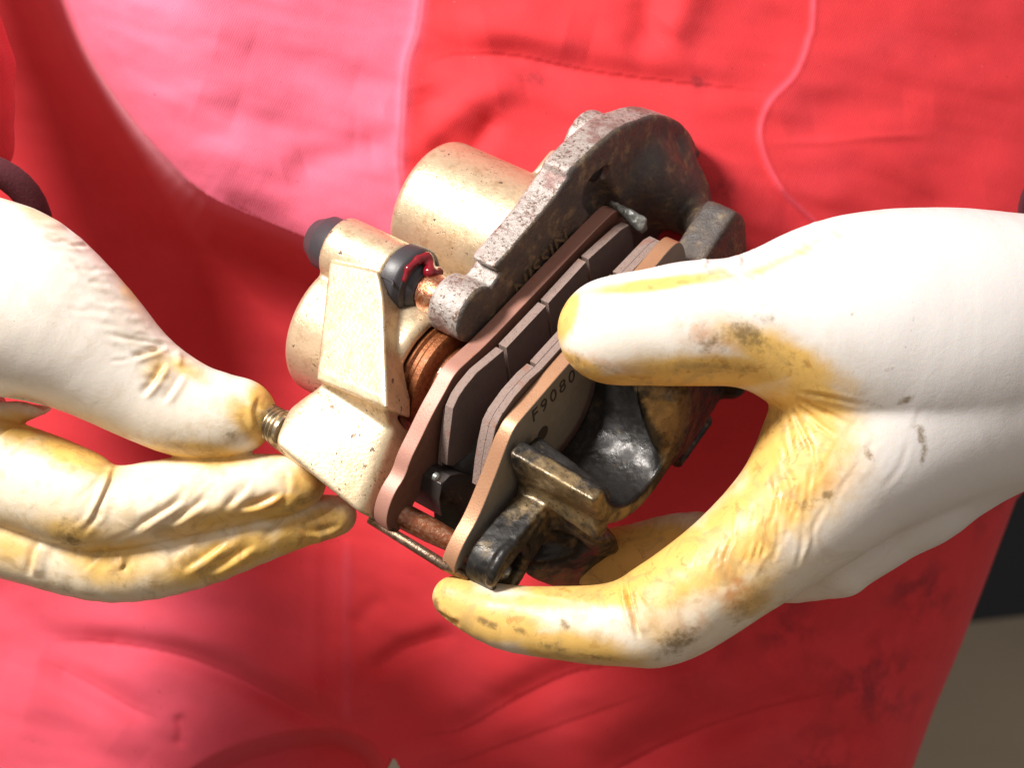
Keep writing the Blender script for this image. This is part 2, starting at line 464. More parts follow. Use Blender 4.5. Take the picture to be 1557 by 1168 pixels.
M_pin = mat_copper('greasy_copper_pin', (.30, .085, .03), (.44, .24, .15), .3, .7, .6)
M_rod = mat_copper('browned_steel_rod', (.20, .12, .075), (.34, .26, .2), .32, .85)
M_rubber = mat_plain('dark_grey_rubber', (.045, .040, .046), .42, spec=.5, bump=.1)
M_steel = mat_plain('thread_steel', (.50, .42, .30), .3, .85, var=.5)
M_spring = mat_plain('grey_spring_steel', (.30, .31, .29), .4, .6, bump=.5, bscale=700, var=.6)
M_dkspring = mat_plain('dark_spring_steel', (.10, .085, .08), .36, .6, var=.4)
M_grease = mat_plain('red_rubber_grease', (.20, .004, .012), .24, coat=.2, bump=.05)
M_letter = mat_plain('dusty_raised_letters', (.20, .14, .075), .6, .1, bump=.6, bscale=900, var=.6)
M_glaze_shade = mat_plain('glazed_shaded_friction_face', (.105, .075, .068), .6, 0., bump=.4, var=.4)  # rubbed glaze, darkened further to paint in the face's shade
M_face1 = mat_plain('shaded_brown_plate_face', (.17, .075, .05), .55, .1, bump=.3, var=.5)  # darker copy of the plate colour, shade painted on its unlit face
M_face2 = mat_plain('grey_coated_plate_face', (.27, .245, .205), .6, 0., bump=.3, var=.35)
M_ink = mat_plain('stamped_digits_dark', (.045, .036, .028), .7, var=.1)
M_cuff = mat_plain('dark_maroon_knit_cuff', (.085, .012, .020), .9, bump=.6, bscale=900)
M_sleeve = mat_cloth(); M_sleeve.name = 'red_sleeve_cloth'

# ------------------------------------------------------------------ setting: workshop floor and dark wall
def mat_floor():
    t = NT('concrete_floor'); c = t.mix(t.noise(3, 6, .6), (.20, .16, .11), (.31, .25, .175))
    return t.set(color=c, rough=.85, normal=t.bump(t.noise(30, 5), .3, .004))
fl = mesh_obj('floor', [(-8, -4, 0), (8, -4, 0), (8, 9, 0), (-8, 9, 0)], [(0, 1, 2, 3)], mat_floor(), None, smooth=False, world_verts=True)
fl['kind'] = 'structure'
wl = mesh_obj('wall', [(0.2, 2.85, -.05), (5.2, 4.2, -.05), (5.2, 4.2, 3), (0.2, 2.85, 3), (0.15, 3.05, -.05), (5.15, 4.4, -.05), (5.15, 4.4, 3), (0.15, 3.05, 3)],
              [(0, 1, 2, 3), (5, 4, 7, 6), (4, 0, 3, 7), (1, 5, 6, 2), (3, 2, 6, 7), (0, 4, 5, 1)], mat_plain('dark_painted_wall', (.012, .013, .018), .8, bscale=40), None, smooth=False, world_verts=True)
wl['kind'] = 'structure'

# ------------------------------------------------------------------ the person: overalls
person = empty('person', P(700, 900, -500), 'person in red overalls and stained white gloves holding a brake caliper', 'person')

def build_overalls():
    step = 3.2
    xs = np.arange(-420, 1960, step); ys = np.arange(-330, 1480, step)
    X, Y = np.meshgrid(xs, ys); p2 = np.stack([X.ravel(), Y.ravel()], 1); x, y = p2[:, 0], p2[:, 1]
    z = np.full(len(p2), -455.0)
    # thighs fall back below the waist, body rounds away to both sides
    z -= 0.00022*np.maximum(x-900, 0)**2
    # belly of the jacket front hanging over on the left
    arc = curve_line([(20, -330), (60, -140), (97, 0), (150, 110), (235, 222), (320, 300), (440, 352), (560, 400), (700, 470), (900, 520), (1200, 540), (1600, 560), (2100, 560)], 5)
    d, par, side = seg_dist(p2, arc)
    ins = d*(-side)                                    # positive on the belly side
    depth = 15+195*(1-sstep(120, 680, x))
    z += np.where(ins > 0, depth*(1-np.exp(-ins/95.)) , 0)
    z -= (320+260*(1-sstep(300, 1000, x)))*np.where(ins < 0, 1-np.exp(np.minimum(ins, 0)/(34+90*sstep(380, 900, x))), 0)
    z += .12*np.maximum(y-620, 0)*(1-sstep(300, 1000, x))
    z -= 60*sstep(330, 90, x)*sstep(-40, 40, -ins)
    def groove(line, amp, w, asym=0., taper=True):
        nonlocal z
        dd, pr, sd = seg_dist(p2, curve_line(line))
        tp = np.clip(np.minimum(pr, 1-pr)*5, 0, 1) if taper else 1
        z += -amp*np.exp(-(dd/w)**2)*tp
        if asym: z += asym*np.exp(-((dd-w*1.5)/(w*1.6))**2)*tp*(sd < 0)
    ridge = lambda l, a, w, t=True: groove(l, -a, w, 0., t)
    # front fly placket edge, the panel right of it lies on top
    pl = curve_line([(660, -330), (640, 0), (618, 95), (611, 180), (608, 250), (615, 330), (630, 420)])
    d, pr, sd = seg_dist(p2, pl); right = (-sd*d)
    z += 13*sstep(-7, 5, right)*sstep(520, 380, y)*sstep(2000, 640, x)
    ridge([(660, -330), (640, 0), (618, 95), (611, 180), (608, 250)], 4, 9, False)
    # folds of the jacket front
    groove([(628, 105), (690, 82), (780, 84), (900, 108), (1040, 126), (1180, 140)], 15, 24, 8)
    groove([(640, 130), (660, 190), (700, 250)], 10, 26)
    ridge([(620, 250), (660, 200), (720, 150), (800, 130)], 16, 26)
    groove([(700, 265), (730, 215), (760, 170)], 12, 18)
    ridge([(1000, 60), (1035, 20), (1050, -60)], 20, 34)
    groove([(950, 90), (985, 40), (990, -60)], 12, 26)
    groove([(1190, 190), (1300, 165), (1420, 160)], 8, 30)
    ridge([(700, 60), (800, 40), (900, 60)], 14, 40)
    groove([(330, 60), (450, 95), (590, 150)], 11, 34)
    groove([(300, 150), (420, 190), (560, 205), (600, 200)], 13, 40)
    groove([(430, 262), (520, 235), (600, 222)], 13, 26)
    groove([(340, 300), (420, 350), (470, 420)], 9, 22, 6)
    ridge([(300, 300), (370, 372), (440, 450)], 14, 22)
    groove([(1120, 300), (1200, 330), (1330, 330), (1500, 300)], 10, 44)
    groove([(1240, 350), (1180, 400), (1140, 470)], 16, 40)
    # breast pocket edge
    pk = curve_line([(1245, -330), (1237, 0), (1229, 60), (1209, 112), (1168, 158), (1156, 214), (1190, 290), (1252, 350), (1320, 440)])
    d, pr, sd = seg_dist(p2, pk); seam = np.exp(-(d/3.8)**2)*sstep(360, 330, y)*(.6+.4*vnoise(p2, 14, 12)); z += 9*sstep(-6, 4, -sd*d)*sstep(1600, 1240, x)*sstep(500, 340, y)
    ridge([(1245, -330), (1237, 0), (1229, 60), (1209, 112), (1168, 158), (1156, 214), (1190, 290), (1252, 350)], 2.8, 5, False)
    ridge([(1160, 217), (1250, 215), (1330, 208), (1420, 205)], 2.5, 6)
    # trouser folds
    groove([(-60, 880), (40, 945), (120, 985), (230, 1010)], 12, 26)
    groove([(70, 975), (140, 975), (250, 990), (340, 1020), (450, 1075), (545, 1128)], 26, 19, 14)
    groove([(60, 1000), (130, 1035), (200, 1075), (250, 1095)], 18, 22, 8)
    groove([(270, 1085), (277, 1110), (272, 1140)], 12, 10)
    ridge([(0, 1040), (120, 1080), (220, 1150)], 16, 40)
    ridge([(478, 820), (476, 960), (478, 1040), (500, 1100), (548, 1132)], 4, 10, False)
    ridge([(527, 830), (522, 960), (524, 1060), (545, 1115), (580, 1150)], 4.5, 10, False)
    groove([(502, 830), (500, 960), (502, 1060), (530, 1110)], 4, 14, 0, False)
    groove([(545, 1012), (580, 1010), (620, 985), (700, 960)], 20, 16, 8)
    groove([(540, 960), (560, 930), (590, 910)], 9, 16)
    groove([(620, 1118), (700, 1110), (790, 1060), (880, 1020), (1000, 1005)], 22, 26, 14)
    groove([(640, 1180), (760, 1135), (900, 1085), (1000, 1050)], 16, 24, 10)
    ridge([(600, 1140), (700, 1150), (860, 1100), (1010, 1045), (1150, 1000)], 16, 30)
    groove([(880, 1200), (1010, 1130), (1150, 1080), (1300, 1045)], 34, 34, 16)
    groove([(1050, 1050), (1200, 985), (1350, 930), (1450, 880)], 26, 40)
    groove([(1100, 1230), (1220, 1150), (1330, 1100)], 30, 36)
    ridge([(1180, 1010), (1300, 920), (1450, 810)], 22, 40)
    # shaded arch under the crotch
    ar = curve_line([(230, 1230), (300, 1172), (380, 1134), (480, 1114), (540, 1124), (572, 1148), (592, 1200), (600, 1300)])
    d, pr, sd = seg_dist(p2, ar); under = d*sd
    z -= 110*sstep(-10, 26, under)*(x < 640)
    # outline of the right leg
    xr = np.interp(y, [-330, 500, 700, 760, 880, 990, 1080, 1168, 1480], [2300, 1900, 1600, 1545, 1500, 1458, 1420, 1388, 1300])
    e = xr-x; R = 330.
    z += np.where(e < R, -R+np.sqrt(np.maximum(R*R-(R-np.clip(e, 0, R))**2, 0)), 0)*.9
    rot = np.stack([x*.94+y*.34, (y*.94-x*.34)*2.3], 1)
    z += (vnoise(p2, 150, 3)-.5)*14 + (vnoise(rot, 120, 5)-.5)*15 + (vnoise(rot, 55, 9)-.5)*4
    over = np.clip(-e, 0, None); z -= np.minimum(over*6, 700); x = np.where(e < 0, xr, x)
    keep = (e > -160) & ~(np.abs(x-598) < (y-1154)*.5)
    f = (FOC-z)/FOC
    V = np.stack([(x-778.5)*f, -(y-584)*f, z], 1)
    nx, ny = len(xs), len(ys); g = np.arange(nx*ny).reshape(ny, nx)
    q = np.stack([g[:-1, :-1], g[1:, :-1], g[1:, 1:], g[:-1, 1:]], -1).reshape(-1, 4)
    q = q[keep[q].all(1)]
    # close the body behind the cloth: rim walls and a back
    ed = np.vstack([q[:, [i, (i+1) % 4]] for i in range(4)])
    key = ed.min(1).astype(np.int64)*len(V)+ed.max(1); u, ix, ct = np.unique(key, return_index=True, return_counts=True)
    be = ed[ix[ct == 1]]
    bv = np.unique(be); mp = np.full(len(V), -1); mp[bv] = len(V)+np.arange(len(bv))
    back = V[bv].copy(); back[:, 2] -= 500; back[:, :2] *= .96
    V2 = np.vstack([V, back])
    walls = np.stack([be[:, 1], be[:, 0], mp[be[:, 0]], mp[be[:, 1]]], 1)
    allq = np.vstack([q, walls]); used = np.unique(allq); rm = np.full(len(V2), -1); rm[used] = np.arange(len(used))
    V2 = V2[used]; allq = rm[allq]
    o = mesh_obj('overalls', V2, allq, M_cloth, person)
    lit_and_seam_pink = sstep(6, -10, right)*sstep(620, 330, y)*sstep(-26, 10, ins)*.9  # flash-lit pink painted on the left panel, then the lower left leg
    lit_and_seam_pink = np.maximum(lit_and_seam_pink, .42*sstep(560, 200, x)*sstep(780, 950, y))
    lit_and_seam_pink = np.maximum(lit_and_seam_pink, .3*seam); lit_and_seam_pink = np.maximum(lit_and_seam_pink, .45*np.exp(-((right-4)/9)**2)*sstep(300, 250, y))  # paler seam and placket lines
    lit_and_seam_pink = np.maximum(lit_and_seam_pink, .14*np.exp(-((x-527)/8)**2)*sstep(800, 850, y)*sstep(1110, 1080, y))
    lit_and_seam_pink = np.clip(lit_and_seam_pink + .12*(vnoise(p2, 90, 8)-.5), 0, 1)
    blobs = [(1250, 830, 60), (1330, 800, 55), (1380, 790, 45), (1180, 900, 60), (1300, 870, 40), (1200, 960, 50), (1320, 1040, 70), (1400, 900, 50),
             (1050, 960, 60), (1350, 1045, 60), (1290, 760, 50), (1470, 760, 50), (820, 120, 26), (1100, 290, 22), (1060, 120, 20), (1250, 1160, 50), (800, 110, 26)]
    dirt = np.zeros(len(p2))
    for bx, by, br in blobs: dirt = np.maximum(dirt, np.exp(-((x-bx)**2+(y-by)**2)/(br*br)))
    pad = np.zeros(len(bv))
    attr(o, 'lit_and_seam_pink', np.concatenate([lit_and_seam_pink, pad])[used]); attr(o, 'dirt', np.concatenate([dirt, pad])[used])
    return o
overalls = build_overalls()

# sleeve and knitted cuff at the left, cuff of the other sleeve at the right
def ring_path(c, ax, r, n=40):
    ax, u, v = frame_of(np.asarray(ax, float))
    return [c + r*(math.cos(t)*u+math.sin(t)*v) for t in np.linspace(0, 2*math.pi, n)]
F = Field(5)
F.cap(P(-330, -500, -300), P(-150, 120, -330), 190, 182, k=20)
F.cap(P(-150, 120, -330), P(-135, 190, -330), 182, 170, k=20)
v, q = F.mesh(2); n = normals(v, q); v = v + n*((vnoise(v, 70, 2)-.5)*14)[:, None]
sl = mesh_obj('sleeve', v, q, M_sleeve, person)
cuff = tube('cuff', ring_path(P(-62, 352, -250), (0.25, -0.55, .75), 128), 24, M_cuff, person, 16)
tube('cuff', ring_path(P(1655, 330, -400), (-0.4, -0.3, .8), 112), 9, M_cuff, person, 16)

# ------------------------------------------------------------------ gloves
def wrinkle(v, n, creases, facing=True):
    px = proj(v); fz = n[:, 2] > (0.05 if facing else -2); off = np.zeros(len(v)); soil = np.zeros(len(v))
    for line, amp, w in creases:
        d, pr, sd = seg_dist(px, curve_line(line)); tp = np.clip(np.minimum(pr, 1-pr)*4, 0, 1)
        if w > 6.0 and amp > 0:                       # a lapped fold: one flank rises while the other sinks
            sgn = d*sd/w; off += np.where(fz, amp*1.5*(sgn*np.exp(-sgn*sgn) - .35*np.exp(-((sgn+.2)/.35)**2))*tp, 0)
        else: off += np.where(fz, -amp*np.exp(-(d/w)**2)*tp + (.45*amp*np.exp(-((d-w*1.7)/(w*.9))**2)*tp if amp > 0 else 0), 0)
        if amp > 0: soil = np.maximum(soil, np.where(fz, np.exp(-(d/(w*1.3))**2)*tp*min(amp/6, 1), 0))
    return v + n*off[:, None], soil
def streaks(seed, count, path, half, ang, length, amp, w, jit=10):
    """random short stretch creases scattered along a path"""
    r = np.random.RandomState(seed); path = np.asarray(path, float); out = []
    for _ in range(count):
        t = r.rand()*(len(path)-1); i = int(t); c = path[i]+(path[min(i+1, len(path)-1)]-path[i])*(t-i)
        a = math.radians(ang+r.randn()*jit); L = length*(.4+r.rand()); o = c+r.randn(2)*half*.5; d = np.array([math.cos(a), math.sin(a)])*L/2; bow = np.array([-d[1], d[0]])*r.randn()*.12
        out.append(([tuple(o-d), tuple(o+bow), tuple(o+d)], amp*(.35+.9*r.rand())*(1 if r.rand() < .75 else -1), w*(.7+.6*r.rand())))
    return out
def blobs(px, lst):
    r = np.zeros(len(px))
    for x, y, rx, ry, ang, a in lst:
        c, s = math.cos(math.radians(ang)), math.sin(math.radians(ang))
        dx, dy = px[:, 0]-x, px[:, 1]-y; u = (dx*c+dy*s)/rx; w = (-dx*s+dy*c)/ry
        r = np.maximum(r, a*np.exp(-(u*u+w*w)))
    return r

def chain(F, pts, k=10, flat=None):
    pts = curve_line(pts, 4)
    for (a, b) in zip(pts[:-1], pts[1:]):
        F.cap(P(*a[:3]), P(*b[:3]), a[3], b[3], k, flat=flat)

def left_glove():
    F = Field(3.0)
    thumb = [(-180, 430, -70, 150), (-120, 440, -70, 152), (0, 455, -75, 146), (105, 508, -85, 112), (200, 578, -100, 82), (285, 624, -110, 69), (345, 634, -118, 60), (372, 630, -122, 45)]
    chain(F, thumb, 16); F.cap(P(366, 612, -122), P(385, 640, -124), 25, 24, 14)
    F.cap(P(-60, 642, -138), P(74, 622, -150), 42, 5, 8); F.cap(P(-150, 600, -190), P(-60, 640, -190), 110, 78, 24)
    chain(F, [(-120, 690, -170, 88), (0, 718, -130, 82), (105, 754, -118, 78), (165, 774, -118, 66), (300, 752, -122, 61), (425, 738, -128, 48), (458, 732, -130, 39)], 7)
    chain(F, [(-160, 760, -190, 75), (-40, 795, -170, 70), (50, 828, -160, 65), (172, 858, -158, 61), (290, 842, -160, 57), (420, 800, -165, 47), (512, 784, -168, 32)], 5)
    chain(F, [(-160, 770, -250, 70), (20, 800, -240, 60), (160, 830, -235, 56), (290, 815, -240, 50), (420, 785, -240, 40)], 5)
    chain(F, [(-160, 760, -310, 60), (20, 785, -300, 52), (150, 800, -300, 48), (260, 795, -300, 40)], 5)
    v, q = F.mesh(3); n = normals(v, q)
    cr = [([(176, 704), (160, 745), (133, 800)], 5.6, 7.5), ([(171, 715), (156, 770), (150, 800)], -3.7, 8.8), ([(201, 810), (240, 785), (283, 758)], 5.6, 8.8), ([(259, 800), (290, 778), (318, 758)], 5.0, 8.8),
          ([(340, 775), (370, 750), (380, 730)], 3.7, 10.0), ([(363, 774), (395, 768), (430, 750)], 5.6, 7.5), ([(210, 790), (250, 765), (280, 735)], -2.5, 11.2), ([(300, 790), (335, 765), (350, 740)], -3.1, 10.0),
          ([(277, 871), (310, 850), (347, 821)], 5.0, 8.8), ([(317, 875), (355, 852), (390, 828)], 5.0, 8.8), ([(455, 800), (480, 812), (520, 800)], 4.3, 7.5), ([(47, 877), (50, 850), (60, 822)], 5.6, 6.2), ([(60, 880), (62, 850), (72, 825)], -3.1, 7.5),
          ([(185, 842), (190, 855), (182, 870)], 4.3, 6.2), ([(216, 604), (236, 580), (254, 550)], 5.6, 7.5), ([(248, 614), (264, 592), (280, 566)], 3.7, 7.5), ([(200, 545), (228, 538), (255, 527)], 5.0, 6.2), ([(268, 560), (272, 545), (264, 535)], -3.1, 6.2),
          ([(-10, 668), (20, 650), (60, 655)], 4.3, 6.2), ([(0, 610), (40, 612), (80, 628)], 5.0, 6.2), ([(430, 760), (440, 745), (435, 715)], 3.1, 8.8), ([(395, 600), (385, 625), (392, 660)], 3.1, 7.5), ([(0, 690), (22, 675), (48, 660)], 3.7, 7.5)]
    cr += streaks(1, 26, [(95, 355), (150, 440), (215, 515), (290, 562)], 9, 190, 84, 1.3, 4.6, 5)
    cr += streaks(2, 8, [(120, 440), (190, 545), (260, 600)], 26, 196, 50, .8, 4.5)
    cr += streaks(3, 12, [(60, 760), (200, 775), (340, 750), (440, 740)], 40, -38, 60, 1.3, 6) + streaks(4, 12, [(100, 850), (300, 840), (500, 790)], 34, -36, 55, 1.3, 6)
    v, soil = wrinkle(v, n, cr); n = normals(v, q)
    v = v + n*((vnoise(v, 60, 1)-.5)*1.6)[:, None]
    o = mesh_obj('glove', v, q, M_glove, person)
    px = proj(v); attr(o, 'soil', soil); attr(o, 'cream', np.clip(.35+.65*sstep(560, 720, px[:, 1]), 0, 1))
    attr(o, 'yellow', blobs(px, [(395, 650, 60, 26, 40, .9), (300, 690, 90, 20, 5, .75), (400, 605, 26, 30, 20, .8), (470, 735, 50, 40, 0, .55), (430, 770, 60, 22, -15, .8), (340, 790, 120, 26, -14, .55), (110, 690, 90, 26, 20, .7), (110, 810, 90, 34, 15, .55),
        (470, 810, 70, 32, -22, .95), (340, 850, 120, 34, -18, .8), (170, 850, 90, 50, 0, .6), (30, 650, 60, 30, 10, .7), (60, 330, 60, 18, 35, .35), (240, 560, 40, 30, -40, .35), (20, 830, 50, 50, 0, .5), (200, 450, 60, 16, 58, .35), (285, 560, 50, 18, 25, .45)]))
    attr(o, 'orange', blobs(px, [(480, 735, 26, 34, 0, .7), (398, 615, 18, 30, 20, .6), (400, 765, 34, 10, -14, .8), (160, 715, 30, 10, -50, .5), (480, 800, 40, 18, -20, .35), (385, 665, 30, 14, -20, .5)]))
    attr(o, 'dirt', blobs(px, [(105, 820, 30, 16, 30, .75), (110, 800, 60, 30, 20, .42), (350, 662, 16, 12, 20, .55), (396, 640, 14, 26, 20, .6), (470, 760, 40, 10, -10, .55), (510, 780, 30, 12, -20, .5), (270, 676, 30, 10, 10, .45), (290, 620, 8, 8, 0, .4), (40, 615, 14, 6, 10, .6), (480, 745, 26, 30, 0, .42), (500, 800, 50, 18, -20, .42),
        (200, 890, 100, 22, 5, .40), (400, 845, 100, 16, -22, .40), (230, 800, 60, 16, -30, .3), (95, 895, 50, 14, 20, .4), (250, 760, 60, 40, 0, .22), (60, 325, 60, 16, 30, .25)]))
    o['label'] = 'glove with thumb on the threaded bolt and fingers stacked below'
    return o
def right_glove():
    F = Field(3.1)
    # thumb lying over the pads
    chain(F, [(926, 503, 118, 75), (1000, 497, 122, 80), (1062, 491, 124, 86), (1130, 490, 122, 88), (1200, 488, 105, 112), (1300, 494, 70, 160), (1430, 508, 30, 186), (1600, 505, 0, 172), (1720, 490, -10, 168)], 14)
    # back of the hand and index finger
    chain(F, [(1600, 560, -10, 160), (1430, 600, 10, 165), (1300, 690, 45, 130), (1235, 760, 60, 104), (1140, 842, 66, 84), (1040, 915, 62, 76), (985, 943, 54, 69)], 14)
    chain(F, [(985, 943, 54, 69), (930, 950, 40, 60), (868, 949, 22, 55), (765, 938, -8, 48), (690, 909, -26, 33)], 6)
    F.cap(P(1300, 590, 55), P(1235, 740, 50), 112, 92, 20)
    F.cap(P(1560, 600, -30), P(1390, 740, -40), 120, 92, 24)
    F.cap(P(1390, 740, -40), P(1275, 852, -62), 92, 58, 20)
    F.cap(P(1068, 410, 124), P(1071, 403, 124), 7, 5, 5); F.cap(P(1121, 408, 122), P(1127, 401, 122), 9, 7, 5)
    # the fingers curling behind the caliper
    chain(F, [(1275, 852, -62, 56), (1180, 860, -120, 58), (1060, 835, -170, 58), (960, 850, -200, 54), (900, 852, -220, 44)], 6)
    chain(F, [(1340, 800, -120, 60), (1240, 830, -190, 56), (1120, 840, -250, 52), (1000, 830, -290, 46)], 6)
    chain(F, [(1400, 760, -160, 56), (1300, 800, -230, 50), (1190, 820, -290, 46), (1090, 820, -330, 40)], 6)
    v, q = F.mesh(3); n = normals(v, q)
    cr = [([(951, 880), (956, 915), (964, 945), (973, 972)], 10, 3.6), ([(1000, 855), (1040, 880), (1075, 925), (1090, 960)], -3, 16),
          ([(1198, 604), (1218, 650), (1238, 690)], 2.2, 4), ([(1200, 604), (1240, 640), (1272, 664)], 2.2, 4), ([(1204, 602), (1250, 625), (1300, 650)], 2, 4), ([(1212, 596), (1260, 604), (1320, 618)], 1.6, 4), ([(1194, 608), (1200, 650), (1206, 700)], 1.6, 4),
          ([(1066, 412), (1070, 402), (1076, 396)], -6, 5), ([(1118, 410), (1124, 400), (1130, 396)], -7, 6), ([(1075, 415), (1098, 410), (1115, 412)], 4, 5), ([(660, 930), (680, 945), (700, 952)], 5, 6)]
    cr += streaks(5, 26, [(1120, 415), (1190, 395), (1270, 365)], 20, 38, 60, 1.2, 4)
    cr += streaks(6, 34, [(1090, 850), (1150, 830), (1230, 770)], 46, 104, 62, 1.1, 4)
    cr += streaks(7, 16, [(1230, 760), (1300, 690), (1380, 700)], 50, 118, 70, .45, 5)
    cr += streaks(8, 14, [(1180, 650), (1215, 720), (1190, 780)], 40, 70, 60, .9, 5) + streaks(9, 10, [(880, 930), (1000, 930)], 40, 75, 40, .9, 4)
    v, soil = wrinkle(v, n, cr); n = normals(v, q)
    v = v + n*((vnoise(v, 60, 6)-.5)*1.4)[:, None]
    o = mesh_obj('glove', v, q, M_glove, person)
    px = proj(v); attr(o, 'soil', soil); attr(o, 'cream', blobs(px, [(1050, 900, 260, 160, 0, 1.), (1200, 700, 120, 160, 0, .8), (950, 540, 300, 70, 0, .5)]))
    attr(o, 'yellow', blobs(px, [(870, 560, 60, 22, 25, 1.), (860, 480, 20, 50, 20, .8), (1000, 432, 130, 12, -7, .75), (1090, 565, 130, 26, 0, 1.), (1010, 580, 130, 14, 0, 1.), (1190, 545, 110, 34, 25, .85), (1240, 600, 90, 40, 40, .7), (1200, 690, 80, 120, 10, 1.), (1230, 640, 60, 40, 30, .9), (1130, 800, 70, 70, 0, .9),
        (1250, 680, 60, 90, -20, .6), (1040, 870, 90, 40, -35, .75), (900, 900, 130, 22, 5, .95), (740, 940, 100, 40, 15, 1.), (860, 985, 130, 30, 10, .75), (820, 920, 120, 26, 0, .55), (690, 905, 40, 40, 0, .9), (1150, 900, 60, 40, -40, .5), (1180, 400, 120, 14, -25, .4), (1000, 960, 60, 40, 0, .35), (960, 850, 200, 60, 0, 1.)]))
    attr(o, 'orange', blobs(px, [(1115, 892, 34, 34, 0, 1.), (1000, 600, 120, 10, 0, .4), (900, 575, 60, 8, 15, .5), (1040, 500, 40, 16, 60, .3), (1080, 515, 50, 20, 30, .6), (1240, 740, 50, 20, -15, .5), (930, 560, 60, 14, 20, .6), (1060, 940, 50, 30, -30, .5), (990, 920, 40, 20, 70, .3)]))
    attr(o, 'dirt', blobs(px, [(1140, 510, 50, 24, 30, .75), (1080, 520, 40, 34, 0, .55), (1200, 545, 80, 26, 25, .42), (1165, 485, 20, 14, 20, .55), (920, 465, 40, 20, -30, .34), (920, 560, 80, 14, 20, .4), (1040, 560, 70, 14, 0, .3), (1030, 975, 50, 24, -25, .72), (1120, 930, 34, 30, -40, .5), (1230, 765, 60, 16, -10, .55), (1258, 752, 12, 10, 0, .9),
        (740, 947, 26, 9, 25, .8), (790, 960, 20, 8, 30, .75), (858, 950, 16, 9, 60, .75), (662, 920, 8, 14, 0, .85), (840, 985, 50, 10, 10, .6), (905, 1000, 80, 10, 5, .5), (1400, 660, 10, 26, -15, .8), (1404, 690, 8, 24, 10, .75), (1378, 608, 20, 8, -25, .75), (1355, 560, 16, 6, -25, .5), (1320, 690, 10, 18, -30, .7), (1330, 615, 22, 8, 20, .5), (1390, 480, 4, 22, 10, .5),
        (1170, 870, 50, 40, 0, .36), (1000, 880, 40, 14, 0, .3), (1290, 690, 30, 40, 0, .25), (1150, 420, 60, 12, -20, .3), (1295, 478, 10, 5, -40, .6), (760, 905, 8, 5, 0, .5), (845, 905, 22, 6, 0, .5), (890, 480, 26, 40, 20, .5), (875, 545, 30, 14, 40, .55), (680, 900, 26, 18, 0, .5), (900, 905, 90, 10, 0, .42), (1160, 470, 60, 30, 0, .34), (1100, 560, 90, 14, 0, .45)]))
    o['label'] = 'glove with thumb over the pads and a yellow stained index finger'
    return o
gl = left_glove(); gr = right_glove()

# ------------------------------------------------------------------ the brake caliper
cal = empty('brake_caliper', pp(640, 560, -250), 'worn gold and bronze sliding brake caliper held between both gloved hands', 'brake caliper')
N2 = np.array([-.469*.894, .469*.447, .883])
N1 = np.array([.447, .894, 0.])

def body():
    F = Field(2.6)
    e_lo = pp(502, 490, -437); e_hi = pp(656, 311, -437)
    for e in (e_lo, e_hi): F.cyl(e, e+A*222, 117, 16, 8)
    F.hull([e_lo+A*20-N2*80+B*60, e_lo+A*190-N2*80+B*60, e_hi+A*20-N2*80-B*60, e_hi+A*190-N2*80-B*60, e_lo+A*20+N2*10+B*60, e_lo+A*190+N2*10+B*60, e_hi+A*20+N2*10-B*60, e_hi+A*190+N2*10-B*60], 8, 18)
    bx = pp(727, 480, -150)
    F.cyl(bx-A*284, bx-A*160, 55, 6, 8)
    w0, w1, w2 = pp(500, 396, -405), pp(564, 594, -208), pp(582, 452, -272)      # the flat face of the web
    wn = np.cross(w1-w0, w2-w0)
    def onw(x, y): d = P(x, y)-EYE; return EYE + d*((w0-EYE)@wn/(d@wn))
    w = [w0, w1, w2, onw(495, 520), onw(480, 577), onw(588, 622), onw(574, 412)]
    F.hull(w + [p - N2*80 for p in w], 3, 3)
    j = [onw(488, 566), onw(580, 606), pp(490, 592, -318), pp(592, 648, -178)]
    F.hull(j + [p - N2*45 for p in j], 4, 6)
    l = [pp(601, 643, -176), pp(598, 690, -164), pp(572, 740, -154), pp(547, 783, -151), pp(487, 582, -322), pp(437, 620, -346), pp(412, 673, -322)]
    F.hull(l + [p - N2*70 + np.array([10, -10, 0]) for p in l], 8, 10)
    c = pp(424, 652, -352); F.cap(c-A*4-N2*20, c+A*70-N2*30, 32, 40, 14)
    k = [pp(800, 272, -270), pp(836, 226, -270), pp(870, 226, -230), pp(860, 300, -230)]
    F.hull(k + [p - N2*40 for p in k], 5, 6)
    for e in (e_lo, e_hi): F.cyl(e+A*170, e+A*250, 99, 3, 2, 'sub')
    v, q = F.mesh(2)
    o = mesh_obj('caliper_body', v, q, M_body, cal)
    return o, e_lo, e_hi, bx
bod, e_lo, e_hi, bx = body()
for e, cut in ((e_lo, 0), (e_hi, -84)):
    lathe('piston', e, A, [(t + cut, r) for t, r in [(180, 88), (218, 88), (222, 96), (228, 97), (232, 92), (238, 92), (243, 96), (254, 96), (259, 90), (262, 72), (286, 70), (288, 66), (288, 50)]], M_piston, cal, 64)
